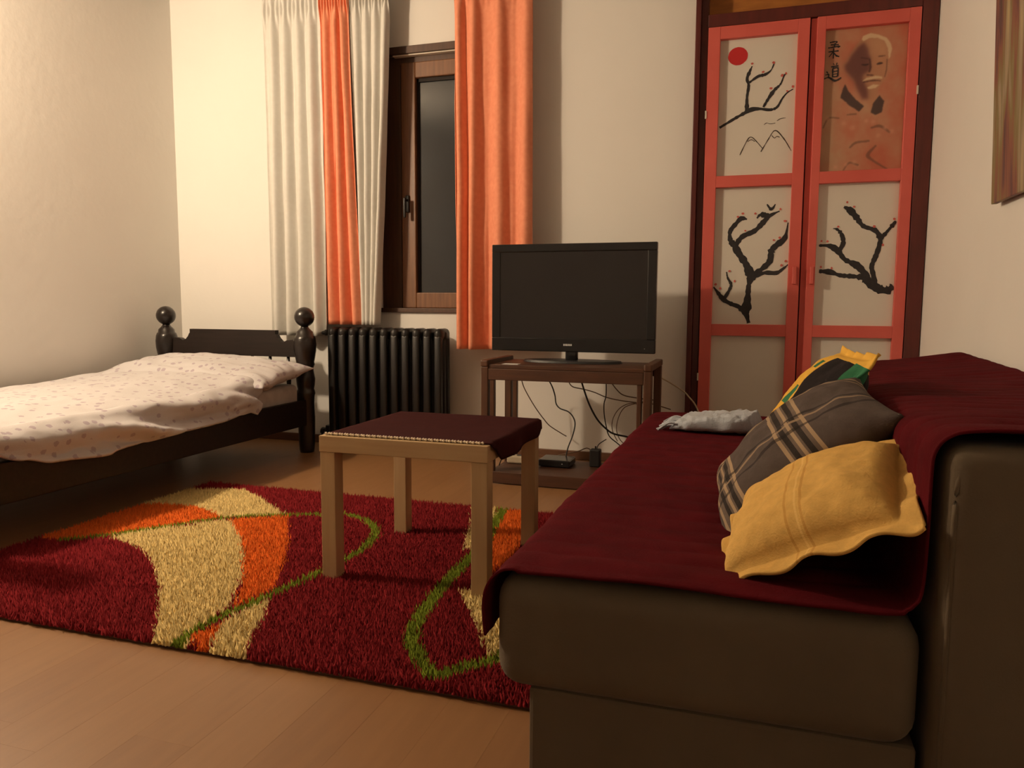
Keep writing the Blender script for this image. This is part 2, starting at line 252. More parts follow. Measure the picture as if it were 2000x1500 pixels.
for k in ('laminate','laminate2','laminate3'):
    nt = MATS[k].node_tree; oi = nt.nodes.new('ShaderNodeObjectInfo'); ml = nt.nodes.new('ShaderNodeVectorMath'); ml.operation='SCALE'; ml.inputs[3].default_value = 40
    cx = nt.nodes.new('ShaderNodeCombineXYZ'); nt.links.new(oi.outputs['Random'],cx.inputs[0]); nt.links.new(oi.outputs['Random'],cx.inputs[1])
    nt.links.new(cx.outputs[0], ml.inputs[0]); mp = [n for n in nt.nodes if n.type=='MAPPING'][0]; nt.links.new(ml.outputs[0], mp.inputs['Location'])
random.seed(3)
pw, pl = .138, 1.0
nrow = int(math.ceil((XR-XL)/pw))
for i in range(nrow):
    x0 = XL+i*pw; x1 = min(x0+pw, XR)
    y = YB-random.random()*pl
    while y < YF:
        a, b = max(y,YB), min(y+pl,YF)
        if b-a > .01:
            m = MATS[random.choice(('laminate','laminate','laminate2','laminate3'))]
            bm = bmesh.new(); addbox(bm, x0+.00006,x1-.00006,a+.00006,b-.00006,-.012,0,.00015,1)
            bmo('plank',bm,m,floor)
        y += pl
tag(box('baseboard_window', XL+.001,CUP[0]-.001,YF-.014,YF,0,.05,MATS['baseboard_wood'],bevel=.004), kind='structure')
tag(box('baseboard_left', XL,XL+.014,YB,YF-.016,0,.05,MATS['baseboard_wood'],bevel=.004), kind='structure')
tag(box('baseboard_right', XR-.014,XR,YB,4.1,0,.05,MATS['baseboard_wood'],bevel=.004), kind='structure')

# window: casing, sash, pane, handle (set back in the wall)
win = bpy.data.objects.new('window_1', None); win.location = (-1.69,4.2,.84); C.objects.link(win); ORG[win] = Vector((-1.69,4.2,.84)); tag(win, kind='structure')
x0,x1,z0,z1 = WIN
mw, mwd = MATS['window_wood'], MATS['window_wood_dark']
e = .0015
WY = 4.232
box('jamb', x0+e,x0+.13,WY+.008,WY+.08,z0,z1,mwd,win)
box('jamb', x1-.10,x1-e,WY+.008,WY+.08,z0,z1,mwd,win)
box('head', x0+e,x1-e,WY+.006,WY+.082,z1-.055,z1-e,mwd,win)
box('sill', x0-.01,x1+.01,4.182,WY+.08,z0-.014,z0+.012,mwd,win)
box('head_trim', x0-.005,x1+.005,4.186,4.23,z1-.004,z1+.038,mwd,win)
box('plaster_edge', x0+.10,x1-.01,4.20,4.235,z1-.012,z1-.0045,MATS['plaster_white'],win,.002)
sx0,sx1,sz0,sz1 = -2.045,-1.405,.852,2.285
bm = bmesh.new()
gx0,gx1,gz0,gz1 = -1.952,-1.50,.945,2.195
addbox(bm,sx0,gx0,WY,WY+.06,sz0,sz1,.006); addbox(bm,gx1,sx1,WY,WY+.06,sz0,sz1,.006)
addbox(bm,gx0-.002,gx1+.002,WY+.002,WY+.06,sz0,gz0,.006); addbox(bm,gx0-.002,gx1+.002,WY+.002,WY+.06,gz1,sz1,.006)
sash = bmo('sash',bm,mw,win)
box('pane', gx0-.01,gx1+.01,WY+.037,WY+.047,gz0-.01,gz1+.01,MATS['glass_night'],sash,bevel=0)
box('dark_pane_edge', gx0-.001,gx0+.012,WY+.025,WY+.037,gz0,gz1,MATS['dark_void'],sash,bevel=0)  # dark strips along the left and top edges of the pane
box('dark_pane_edge', gx0,gx1,WY+.025,WY+.037,gz1-.02,gz1+.001,MATS['dark_void'],sash,bevel=0)
hx = -2.004
bm = bmesh.new(); addbox(bm,hx-.012,hx+.012,WY-.013,WY+.001,1.42,1.52,.004); addbox(bm,hx-.006,hx+.006,WY-.045,WY-.01,1.485,1.498,.003); addbox(bm,hx-.008,hx+.008,WY-.053,WY-.039,1.385,1.502,.005)
tag(bmo('handle',bm,MATS['cord_black'],win,True), label='dark metal window handle')

# ------------------------------------------------------------------ curtains
def curtain(name, label, m, xt, xb, zt, zb, folds, amp, y0, seed, group='curtains at the window', hemwave=.0, pw_=1.0):
    nu, nv = 140, 70; P = []
    for j in range(nv):
        v = j/(nv-1); row = []
        for i in range(nu):
            u = i/(nu-1)
            g = exp(-((v-.045)/.035)**2)                                  # gathered heading
            uu = u + .018*N3(u*6+seed, v*1.2, seed)*(1-g)
            ph = 2*pi*folds*max(uu,0)**pw_ + .9*N3(u*3+seed*3, v*.8, 7.1)
            a = amp*(.75+.35*N3(u*5+seed, 3.3, seed))*(.55+.6*v)
            y = y0 + a*(sin(ph)+.25*sin(2*ph+1.1+v)) *(1-g) + g*.008*sin(2*pi*folds*3.1*u+seed)
            y += .006*N3(u*9,v*7,seed+5)
            t = v**1.15
            x = (xt[0]+(xt[1]-xt[0])*u)*(1-t) + (xb[0]+(xb[1]-xb[0])*u)*t + .012*cos(ph)*(.5+.5*v)*(1-g)
            z = zt+(zb-zt)*v + hemwave*v*sin(ph*.5+seed)
            if j == 0: z += .006*sin(2*pi*folds*3.1*u)
            row.append((x,y,z))
        P.append(row)
    o = gridmesh(name, P, m, None, .003)
    return tag(o, label, 'curtain', group)
cur_l = curtain('curtain','cream curtain hanging nearest the bed corner', MATS['cream_cloth'], (-2.885,-2.475),(-2.885,-2.46),2.70,.68,4.6,.032,4.085,1.3)
curtain('curtain','narrow orange curtain between two cream ones above the radiator', MATS['orange_cloth'], (-2.485,-2.295),(-2.478,-2.222),2.70,.752,3.4,.028,4.07,4.7)
curtain('curtain','cream curtain hanging right beside the dark window frame', MATS['cream_cloth'], (-2.305,-2.04),(-2.24,-2.135),2.70,.752,4,.028,4.085,8.2)
curtain('curtain','wide orange curtain hanging behind the television', MATS['orange_cloth'], (-1.65,-1.198),(-1.64,-1.185),2.70,.622,3.9,.038,4.085,2.9,pw_=.62)
bm = bmesh.new(); addtube(bm,[Vector((-2.95,4.1,2.76)),Vector((-1.1,4.1,2.76))],.012,10)
rodo = thing('curtain_rod','dark curtain rod above the window','curtain rod',(-2.0,4.1,2.76)); bmo('rod',bm,MATS['dark_wood_h'],rodo,True)
for x in (-2.93,-1.12): box('bracket',x-.01,x+.01,4.09,4.2,2.745,2.775,MATS['dark_wood'],rodo)
for x in (-2.96,-1.09):
    bm = bmesh.new(); bmesh.ops.create_uvsphere(bm,u_segments=12,v_segments=8,radius=.025,matrix=Matrix.Translation((x,4.1,2.76))); bmo('finial',bm,MATS['dark_wood_h'],rodo,True)

# ------------------------------------------------------------------ radiator
rad = thing('radiator','dark brown cast iron column radiator under the window','radiator',(-2.055,4.06,0))
nsec = 11; pitch_ = .0685
def section():
    bm = bmesh.new()
    for y0_,y1_ in ((3.985,4.022),(4.042,4.072),(4.092,4.128)):
        addbox(bm,-.024,.024,y0_,y1_,.10,.70,.015,3)
    addbox(bm,-.027,.027,3.985,4.128,.665,.737,.026,3)
    addbox(bm,-.027,.027,3.985,4.128,.075,.14,.026,3)
    addbox(bm,-.0335,.0335,4.035,4.08,.675,.72,.012,2); addbox(bm,-.0335,.0335,4.035,4.08,.09,.13,.012,2)
    return bm
me0 = None
for i in range(nsec):
    x = -2.398+pitch_*i
    if me0 is None:
        bm = section(); bmesh.ops.translate(bm, verts=bm.verts, vec=(x,0,0)); o = bmo('section',bm,MATS['radiator_paint'],rad,True); me0 = o
    else:
        o = me0.copy(); C.objects.link(o); o.parent = rad; o.location = (pitch_*i,0,0)
for x in (-2.398,-2.398+pitch_*10):
    box('foot',x-.02,x+.02,3.99,4.12,0,.085,MATS['radiator_paint'],rad,.006)
bm = bmesh.new(); addtube(bm,smoothpts([(-2.43,4.057,.70),(-2.47,4.057,.70),(-2.49,4.06,.70),(-2.495,4.1,.70),(-2.495,4.19,.70)]),.012); addbox(bm,-2.472,-2.448,4.04,4.074,.685,.72,.005)
bmo('inlet_valve',bm,MATS['radiator_paint'],rad,True)
bm = bmesh.new(); addtube(bm,smoothpts([(-2.43,4.057,.11),(-2.49,4.057,.11),(-2.51,4.06,.10),(-2.512,4.06,.01)]),.013); addbox(bm,-2.475,-2.445,4.035,4.08,.09,.14,.006)
bmo('return_pipe',bm,MATS['radiator_paint'],rad,True)

# ------------------------------------------------------------------ cupboard with painted doors
cup = thing('cupboard','built-in cupboard with coral doors and painted blossom branch panels','cupboard',(.21,4.17,0))
fm = MATS['frame_maroon']
box('jamb',-.345,-.318,4.135,4.21,0,ZC-.002,fm,cup); box('jamb',-.318,-.284,4.16,4.30,0,ZC-.002,fm,cup)
box('jamb',.697,.767,4.15,4.30,0,ZC-.002,fm,cup)
box('header',-.284,.697,4.155,4.30,2.283,2.345,fm,cup)
box('dark_gap_backing',-.284,.697,4.31,4.32,.0,2.283,MATS['dark_void'],cup,bevel=0)  # added dark sheet; its colour stands in for shade in the door gap
box('plinth',-.284,.697,4.175,4.30,0,.045,fm,cup)
box('upper_board',-.284,.697,4.245,4.26,2.345,ZC-.002,MATS['upper_board'],cup,bevel=0)
cp = MATS['coral_paint']
def ribbon(bm, pts, y, wscale=1.0, wob=.32):
    Q = smoothpts([(p[0],p[1],p[2]) for p in pts],5); n = len(Q); L=[];Rr=[]
    for i,q in enumerate(Q):
        a = Q[max(i-1,0)]; b = Q[min(i+1,n-1)]; d = Vector((b.x-a.x,b.y-a.y)); d.normalize()
        w = abs(q.z)*wscale*.5*(1+wob*2*N3(q.x*120,q.y*120,3))
        L.append(bm.verts.new((q.x-d.y*w,y,q.y+d.x*w))); Rr.append(bm.verts.new((q.x+d.y*w,y,q.y-d.x*w)))
    for i in range(n-1): bm.faces.new((L[i],L[i+1],Rr[i+1],Rr[i]))
def ribs(name, lists, y, m, parent, ws=1.0):
    bm = bmesh.new()
    for k,l in enumerate(lists): ribbon(bm,l,y-.00015*k,ws)
    return bmo(name,bm,m,parent)
def disc(bm, x,z,rx,rz,y,n=14,wob=.15,seed=0):
    bm.faces.new([bm.verts.new((x+rx*cos(2*pi*i/n)*(1+wob*N3(i*.7,x*50+seed,1)),y,z+rz*sin(2*pi*i/n)*(1+wob*N3(i*.7,z*50+seed,2)))) for i in range(n)])
def dots(name, pts, y, m, parent, r=.0058):
    bm = bmesh.new()
    for k,(x,z) in enumerate(pts):
        disc(bm,x,z,r*(.8+.5*random.random()),r*(.8+.4*random.random()),y-.0001*k,9,.5,k)
    return bmo(name,bm,m,parent)
def polys(name, lists, y, m, parent):
    bm = bmesh.new()
    for k,l in enumerate(lists):
        f = bm.faces.new([bm.verts.new((a[0],y-.0002*k,a[1])) for a in l]); bmesh.ops.triangulate(bm,faces=[f])
    return bmo(name,bm,m,parent)
PF = 4.178                                               # face of the recessed panels
def door(xa,xb, sl, sr):
    bm = bmesh.new()
    addbox(bm,xa,xa+sl,4.148,4.185,.05,2.28,.002,1); addbox(bm,xb-sr,xb,4.148,4.185,.05,2.28,.002,1)
    for c,d in ((.05,.11),(.72,.78),(1.482,1.54),(2.218,2.28)): addbox(bm,xa+sl-.001,xb-sr+.001,4.1485,4.185,c,d,.002,1)
    o = bmo('door',bm,cp,cup)
    for c,d in ((.11,.72),(.78,1.482),(1.54,2.218)):
        box('panel',xa+sl-.004,xb-sr+.004,PF,PF+.005,c-.004,d+.004,MATS['panel_paint'],o,bevel=0)
    return o
dl = door(-.281,.203,.06,.055); dr = door(.236,.693,.04,.05)
box('edge_strip',.209,.237,4.168,4.185,.05,2.28,cp,dr,.001)
for o,x in ((dl,.168),(dr,.25)): box('handle',x,x+.02,4.125,4.149,.985,1.075,cp,o,.004)
for o,x,z in ((dl,-.286,1.85),(dr,.688,1.9),(dl,-.286,.5)): box('hinge',x,x+.008,4.143,4.150,z-.02,z+.02,MATS['plaster_white'],o,.001)
y = PF-.0008
ribs('painted_branch',TL_BR,y,MATS['ink'],dl); ribs('painted_mountains',TL_MT,y,MATS['ink_grey'],dl); dots('painted_blossom',TL_DOTS,y-.001,MATS['blossom_red'],dl)
bm = bmesh.new(); (sx,sz),(ex,ez) = TL_SUN; disc(bm,sx,sz,ex-sx+.002,ex-sx-.0015,y,40,.03,4); bmo('painted_sun',bm,MATS['sun_red'],dl)
ribs('painted_branch',BL_BR,y,MATS['ink'],dl); dots('painted_blossom',BL_DOTS,y-.0015,MATS['blossom_red'],dl)
ribs('painted_branch',BR_BR,y,MATS['ink'],dr); dots('painted_blossom',BR_DOTS,y-.0015,MATS['blossom_red'],dr)
# poster in the upper right panel: an old man's portrait printed on rust paper
def inpoly(px,py,poly):
    ins = np.zeros(px.shape,bool); n = len(poly)
    for i in range(n):
        ax,ay = poly[i][:2]; bx_,by_ = poly[(i+1)%n][:2]
        if ay == by_: continue
        c = ((ay>py)!=(by_>py)) & (px < (bx_-ax)*(py-ay)/(by_-ay)+ax); ins ^= c
    return ins
def blur(A, k):
    if k < 1: return A
    w = np.exp(-.5*(np.arange(-3*k,3*k+1)/k)**2); w /= w.sum()
    for ax in (0,1): A = np.apply_along_axis(lambda r: np.convolve(np.pad(r,3*k,mode='edge'),w,'valid'),ax,A)
    return A
nx,nz = 184,338
X0,X1,Z0,Z1 = .277,.642,1.541,2.2175
GX,GZ = np.meshgrid(np.linspace(X0,X1,nx),np.linspace(Z0,Z1,nz),indexing='ij')
fb = np.array([[noise.fractal(Vector((x*7,z*6,.3)),.8,2.1,4) for z in GZ[0]] for x in GX[:,0]])
pc_ = lambda *c: np.array(lin(*c)[:3])
t = np.clip(.5+.55*fb + .75*(np.clip(1-(GX-X0)/.12,0,1)) - .1,0,1)[...,None]
IM = pc_(188,104,80)*(1-t)+pc_(178,140,112)*t
def lay(poly, c, k, op=1.0, jit=0):
    global IM
    if jit: mk = blur(inpoly(GX+jit*fb,GZ+jit*fb[::-1],poly).astype(float),k)
    else: mk = blur(inpoly(GX,GZ,poly).astype(float),k)
    mk = (mk*op)[...,None]; IM = IM*(1-mk)+c*mk
def stroke(pts, c, k, op=1.0, ws=1.0):
    global IM
    Q = smoothpts([(q[0],q[1],q[2]) for q in pts],6); mk = np.zeros(GX.shape,bool)
    for a_,b_ in zip(Q,Q[1:]):
        dx,dz = b_.x-a_.x,b_.y-a_.y; L = dx*dx+dz*dz+1e-12; tt = np.clip(((GX-a_.x)*dx+(GZ-a_.y)*dz)/L,0,1)
        mk |= ((GX-a_.x-tt*dx)**2+(GZ-a_.y-tt*dz)**2) < (ws*.5*abs(a_.z))**2
    m_ = (blur(mk.astype(float),k)*op)[...,None]; IM = IM*(1-m_)+c*m_
lay(PO_FACE,pc_(178,128,98),2,.95); lay(PO_DARK,pc_(112,64,60),3,.85,.01); lay(PO_DARK,pc_(92,54,54),7,.6)
for r in PO_ROBE: lay(r,pc_(62,48,48),1,.95,.006)
fx,fz = PO_FACE[3]
for k,(ox,oz,r0,c) in enumerate(((.0,.0,.020,(196,146,112)),(-.012,-.055,.014,(190,138,104)),(-.03,.03,.03,(190,146,112)))):
    mk = (np.exp(-(((GX-fx+.02-ox)/r0)**2+((GZ-fz+.02-oz)/(r0*1.6))**2))*.5)[...,None]*inpoly(GX,GZ,PO_FACE)[...,None]; IM = IM*(1-mk)+pc_(*c)*mk
for h_ in PO_HAIR: lay(h_,pc_(212,186,150),1,.85,.006)
for l_ in PO_LINES: stroke(l_,pc_(78,42,40),1,.85,1.25)
stroke(PO_LINES[0],pc_(50,28,28),1,.8,.9); stroke(PO_LINES[1],pc_(50,28,28),1,.8,.9)
for l_ in PO_TWIGS: stroke(l_,pc_(112,76,62),1,.75)
for (x_,z_) in PO_BLOOM:
    mk = (np.exp(-(((GX-x_)**2+(GZ-z_)**2)/(.011**2))*np.clip(1+1.5*fb,.5,2))*.55)[...,None]; mk = np.clip(mk,0,1); IM = IM*(1-mk)+pc_(206,150,124)*mk
IM = np.clip(IM*(1+.10*fb[...,None]),0,1)
yp = PF-.0012
vv = np.stack([GX.ravel(),np.full(GX.size,yp),GZ.ravel()],1)
ff = [(i*nz+j,(i+1)*nz+j,(i+1)*nz+j+1,i*nz+j+1) for i in range(nx-1) for j in range(nz-1)]
me = bpy.data.meshes.new('portrait_print'); me.from_pydata(vv.tolist(),[],ff); me.update()
ca = me.color_attributes.new('ink','FLOAT_COLOR','POINT'); cc = np.ones((GX.size,4)); cc[:,:3] = IM.reshape(-1,3); ca.data.foreach_set('color',cc.ravel())
m = mat('poster_print',(1,1,1),.55); nt = m.node_tree; at = nt.nodes.new('ShaderNodeVertexColor'); at.layer_name = 'ink'; nt.links.new(at.outputs[0],nt.nodes['Principled BSDF'].inputs['Base Color'])
tag(link('portrait_print',me,m,dr), label='rust coloured portrait poster of a white-haired man')
ribs('brush_writing',PO_KANJI,yp-.0006,MATS['ink'],dr)

# ------------------------------------------------------------------ rug
rug = thing('rug','maroon shag rug with cream and orange patches and green lines','rug',(-1.55,2.24,0))
RX0,RX1,RY0,RY1 = -2.455,-.37,1.505,2.975
box('backing',RX0,RX1,RY0,RY1,.0005,.009,MATS['rug_backing'],rug,.003)
def nearline(px,py,pts,w):
    Q = smoothpts([(a,b,0) for a,b in pts],6); r = np.zeros(px.shape,bool)
    for a,b in zip(Q,Q[1:]):
        dx,dy = b.x-a.x,b.y-a.y; L = dx*dx+dy*dy+1e-9
        t = np.clip(((px-a.x)*dx+(py-a.y)*dy)/L,0,1); r |= ((px-a.x-t*dx)**2+(py-a.y-t*dy)**2) < w*w
    return r
rng = np.random.default_rng(5)
st = .0060
gx,gy = np.meshgrid(np.arange(RX0,RX1,st),np.arange(RY0,RY1,st)); gx = gx.ravel()+rng.uniform(-.003,.003,gx.size); gy = gy.ravel()+rng.uniform(-.003,.003,gy.size)
n = gx.size
qx = gx+rng.normal(0,.004,n); qy = gy+rng.normal(0,.004,n)
maroon,cream,orange,green = [np.array(lin(*c)[:3]) for c in ((128,31,36),(226,198,132),(226,104,38),(116,130,38))]
col = np.tile(maroon,(n,1))
for P,c in ((RUG_creamA,cream),(RUG_orangeA,orange),(RUG_creamB,cream),(RUG_orangeB,orange),(RUG_creamC,cream),(RUG_orangeC,orange),(RUG_creamD,cream),(RUG_creamE,cream),(RUG_orangeE,orange)):
    col[inpoly(qx,qy,P)] = c
col[nearline(qx,qy,GREEN1,.016)] = green; col[nearline(qx,qy,GREEN2,.021)] = green
col *= rng.uniform(.82,1.15,(n,1))
h = rng.uniform(.014,.027,n); ang = rng.uniform(0,2*pi,n); ln = rng.uniform(.002,.014,n)
V = np.empty((n,4,3)); r_ = .0054
for k in range(3):
    V[:,k,0] = gx+r_*np.cos(ang+k*2.0944); V[:,k,1] = gy+r_*np.sin(ang+k*2.0944); V[:,k,2] = .008
la = rng.uniform(0,2*pi,n); V[:,3,0] = gx+ln*np.cos(la); V[:,3,1] = gy+ln*np.sin(la); V[:,3,2] = .008+h
V = V.reshape(-1,3); b4 = (np.arange(n)*4)[:,None]
F = np.concatenate([b4+np.array([[0,1,3]]),b4+np.array([[1,2,3]]),b4+np.array([[2,0,3]])],1).reshape(-1)
me = bpy.data.meshes.new('pile'); me.vertices.add(n*4); me.vertices.foreach_set('co',V.ravel()); me.loops.add(n*9); me.loops.foreach_set('vertex_index',F.astype(np.int32))
me.polygons.add(n*3); me.polygons.foreach_set('loop_start',np.arange(0,n*9,3,dtype=np.int32)); me.update(calc_edges=True); me.validate()
ca = me.color_attributes.new('yarn','FLOAT_COLOR','POINT'); cc = np.ones((n*4,4)); cc[:,:3] = np.repeat(col,4,axis=0); ca.data.foreach_set('color',cc.ravel())
m = mat('rug_yarn',(1,1,1),.95,None,5,2,spec=.1); nt = m.node_tree; at = nt.nodes.new('ShaderNodeVertexColor'); at.layer_name = 'yarn'
nt.links.new(at.outputs[0], nt.nodes['Principled BSDF'].inputs['Base Color'])
tag(link('pile',me,m,rug), kind='stuff')

# ------------------------------------------------------------------ bed
bed = thing('bed','dark wooden single bed with turned ball-topped posts','bed',(-3.0,2.85,0))
dw, dwh = MATS['dark_wood'], MATS['dark_wood_h']
prof = [(.040,0),(.044,.02),(.047,.06),(.050,.20),(.049,.30),(.052,.335),(.055,.35),(.052,.365),(.047,.375),(.052,.40),(.055,.435),(.050,.47),(.046,.497),(.050,.508),(.055,.52),(.052,.535),(.057,.56),(.064,.60),(.066,.64),(.062,.672),(.056,.688),(.050,.692),(.046,.712),(.030,.728),(.022,.738),(.021,.744)]
ball = [(.058*sin(a),.797-.058*cos(a)) for a in [.37+i*(pi-.39)/12 for i in range(13)]]
def post(x,y,hs=1.0):
    bm = bmesh.new(); addlathe(bm,[(r,z*hs) for r,z in prof+ball],x,y,28); return bmo('post',bm,dw,bed,True)
for x in (-2.51,-3.50): post(x,3.89); post(x,1.78)
def headrail(y):
    top = [(-3.47,.645),(-3.44,.655),(-3.42,.663),(-3.39,.660),(-3.365,.648),(-3.345,.652),(-3.325,.672),(-3.315,.69),(-3.31,.694),(-3.31,.717)]
    mir = [(-6.01-x,z) for x,z in top[::-1]]
    pts = top+mir+[(-2.54,.562),(-3.47,.562)]
    bm = bmesh.new(); a = [bm.verts.new((x,y-.018,z)) for x,z in pts]; f = bm.faces.new(a)
    r = bmesh.ops.extrude_face_region(bm,geom=[f]); bmesh.ops.translate(bm,verts=[v for v in r['geom'] if isinstance(v,bmesh.types.BMVert)],vec=(0,.036,0))
    bmesh.ops.triangulate(bm,faces=[q for q in bm.faces if len(q.verts)>4])
    return bmo('head_rail' if y>3 else 'foot_rail',bm,dwh,bed)
headrail(3.89); headrail(1.78)
for y in (3.89,1.78):
    box('cross_rail',-3.46,-2.55,y-.016,y+.016,.20,.33,dwh,bed,.004)
    for i in range(7):
        x = -3.375+.125*i; bm = bmesh.new()
        addlathe(bm,[(.009,.325),(.010,.36),(.014,.42),(.016,.45),(.013,.49),(.009,.51),(.009,.57)],x,y,12); bmo('spindle',bm,dw,bed,True)
for x in (-2.495,-3.515): box('side_rail',x-.014,x+.014,1.82,3.85,.165,.315,dwh,bed,.004)
for i in range(9): box('slat',-3.5,-2.51,1.95+.21*i,2.03+.21*i,.235,.255,MATS['birch_h'],bed,.003)
sheet = mat('mattress_ticking',(.54,.51,.49),.9,None,20,2,.1,120)
tag(box('mattress',-3.475,-2.515,1.85,3.83,.257,.41,sheet,bevel=.035,seg=4,smooth=True),'pale mattress lying on the dark wooden bed','mattress')
# printed bed linen
lm = mat('printed_linen',(.56,.54,.55),.9,(.535,.515,.525),3,3,.12,150,spec=.2)
nt = lm.node_tree; b = nt.nodes['Principled BSDF']
tc = [n for n in nt.nodes if n.type=='TEX_COORD'][0]
vo = nt.nodes.new('ShaderNodeTexVoronoi'); vo.inputs['Scale'].default_value = 24; nt.links.new(tc.outputs['Object'],vo.inputs['Vector'])
nz = nt.nodes.new('ShaderNodeTexNoise'); nz.inputs['Scale'].default_value = 90; nt.links.new(tc.outputs['Object'],nz.inputs['Vector'])
ad = nt.nodes.new('ShaderNodeMath'); ad.operation='MULTIPLY_ADD'; nt.links.new(nz.outputs['Fac'],ad.inputs[0]); ad.inputs[1].default_value = .30; nt.links.new(vo.outputs['Distance'],ad.inputs[2])
ls = nt.nodes.new('ShaderNodeMath'); ls.operation='LESS_THAN'; ls.inputs[1].default_value = .43; nt.links.new(ad.outputs[0],ls.inputs[0])
sp = nt.nodes.new('ShaderNodeSeparateColor'); nt.links.new(vo.outputs['Color'],sp.inputs[0])
gt = nt.nodes.new('ShaderNodeMath'); gt.operation='GREATER_THAN'; gt.inputs[1].default_value=.2; nt.links.new(sp.outputs[0],gt.inputs[0])
mu = nt.nodes.new('ShaderNodeMath'); mu.operation='MULTIPLY'; nt.links.new(ls.outputs[0],mu.inputs[0]); nt.links.new(gt.outputs[0],mu.inputs[1])
mu2 = nt.nodes.new('ShaderNodeMath'); mu2.operation='MULTIPLY'; nt.links.new(mu.outputs[0],mu2.inputs[0]); mu2.inputs[1].default_value=.6
mx = nt.nodes.new('ShaderNodeMix'); mx.data_type='RGBA'; nt.links.new(mu2.outputs[0],mx.inputs[0])
old = b.inputs['Base Color'].links[0].from_socket; nt.links.new(old,mx.inputs[6]); mx.inputs[7].default_value = lin(150,132,150); nt.links.new(mx.outputs[2],b.inputs['Base Color'])
# duvet
NY, NX = 190, 130; P = []
for j in range(NY):
    v = j/(NY-1)
    row = []
    for i in range(NX):
        u = i/(NX-1)                                    # 0 wall side .. 1 hem on the room side
        yend = 3.60-.26*u+.03*sin(u*9)                  # head-side edge
        Y = 1.87+(yend-1.87)*v
        zl = interp(Y,[(1.8,.45),(2.7,.445),(3.0,.450),(3.34,.472),(3.6,.51)])
        zr = interp(Y,[(1.8,.425),(2.3,.43),(2.9,.435),(3.2,.455),(3.45,.50)])
        hem = interp(Y,[(1.87,.37),(2.02,.315),(2.13,.286),(2.36,.268),(2.5,.284),(2.95,.296),(3.35,.318),(3.6,.33)])
        s = u*1.30                                      # arc length
        if s < .98:
            x = -3.53+s; t = s/.98; z = zl+(zr-zl)*t**1.5 + .02*sin(pi*t)
        else:
            t = (s-.98)/.32; a = min(t/.45,1)*pi/2
            R_ = .075
            x = -2.55+R_*sin(a)+.025*t; z = zr-R_*(1-cos(a)) if t<.45 else zr-R_-(t-.45)/.55*(zr-R_-hem)
        wr = .012*N3(x*3,Y*2.2,1)+.007*N3(x*7+Y*2,Y*5,4)+.004*N3(x*16+5*z,Y*12,9)
        side = max(0,(s-.72)/.5)
        wr += side*.034*(.25+abs(N3(x*3+z*10,Y*2.3+z*5,2)))*sin(Y*8+z*55+4*N3(Y*1.7,1,1)) + side*.008*N3(Y*14,z*40,3) 
        if s < .98: z += wr + .01*exp(-((s-.02)/.05)**2)
        else: x += wr*1.2; z += wr*.3
        if v > .97: z -= (v-.97)/.03*.02
        row.append((x,Y,z))
    P.append(row)
duv = gridmesh('duvet',P,lm,None,.012); tag(duv,'white duvet with small mauve sprig print spread over the bed','duvet')
# pillow generator
def pillow(name, cen, U, Vv, hu, hv, T, m, parent=None, flange=0.0, wave=0.0, nn=56, wr=.006, seed=0, sag=.0, power=.5, back=1.0):
    U = Vector(U).normalized(); Vv = Vector(Vv); Vv = (Vv-U*U.dot(Vv)).normalized(); Nn = U.cross(Vv); cen = Vector(cen)
    core = 1-flange
    def surf(u,v,sgn):
        cu = min(abs(u)/core,1); cv = min(abs(v)/core,1)
        hgt = T*((1-cu**2.4)*(1-cv**2.4))**power if cu<1 and cv<1 else 0
        pin = .06*(1-flange*1.5)
        uu = u*(1-pin*(1-v*v)*(abs(u)**3)); vv = v*(1-pin*(1-u*u)*(abs(v)**3))
        w = wr*N3(u*3+seed,v*3,seed)*(1.5)+.5*wr*N3(u*8,v*8+seed,seed+2)
        ed = max(abs(u),abs(v)); fl = max(0,(ed-core)/max(flange,1e-6)) if flange else 0
        wv = fl*wave*(sin(u*11+seed)*(abs(v)>=abs(u))+sin(v*12+1.3+seed)*(abs(u)>abs(v))+.5*N3(u*5,v*5,seed+9))
        nz_ = hgt*(1 if sgn>0 else back)*sgn + w*(1-fl)*(1 if hgt>0 else .4) + wv + sgn*.0025 - sag*(u*u+v*v)
        return cen+U*(uu*hu)+Vv*(vv*hv)+Nn*nz_
    us = [sin((i/(nn-1)-.5)*pi)*.35+(2*i/(nn-1)-1)*.65 for i in range(nn)]
    vts = []; fs = []; uvs = []
    for sgn in (1,-1):
        for a in us:
            for c in us: vts.append(surf(a,c,sgn)); uvs.append(((a+1)/2,(c+1)/2))
    k = nn*nn
    for s_ in (0,1):
        for i in range(nn-1):
            for j in range(nn-1):
                q = (s_*k+i*nn+j, s_*k+(i+1)*nn+j, s_*k+(i+1)*nn+j+1, s_*k+i*nn+j+1); fs.append(q if s_==0 else q[::-1])
    bd = [i*nn for i in range(nn)]+[(nn-1)*nn+j for j in range(1,nn)]+[i*nn+nn-1 for i in range(nn-2,-1,-1)]+[j for j in range(nn-2,0,-1)]
    for a,c in zip(bd,bd[1:]+bd[:1]): fs.append((c,a,a+k,c+k))
    me = bpy.data.meshes.new(name); me.from_pydata([tuple(q) for q in vts],[],fs); me.update()
    ul = me.uv_layers.new(name='UVMap')
    for l in me.loops: ul.data[l.index].uv = uvs[l.vertex_index]
    bm = bmesh.new(); bm.from_mesh(me); bmesh.ops.recalc_face_normals(bm,faces=bm.faces); bm.to_mesh(me); bm.free()
    return link(name,me,m,parent,True)
pil = pillow('bed_pillow',(-2.95,3.585,.485),(1,.02,-.03),(0,1,.13),.53,.25,.085,lm,None,.0,0,60,.012,3)
tag(pil,'plump printed pillow poking out at the head of the bed','pillow')

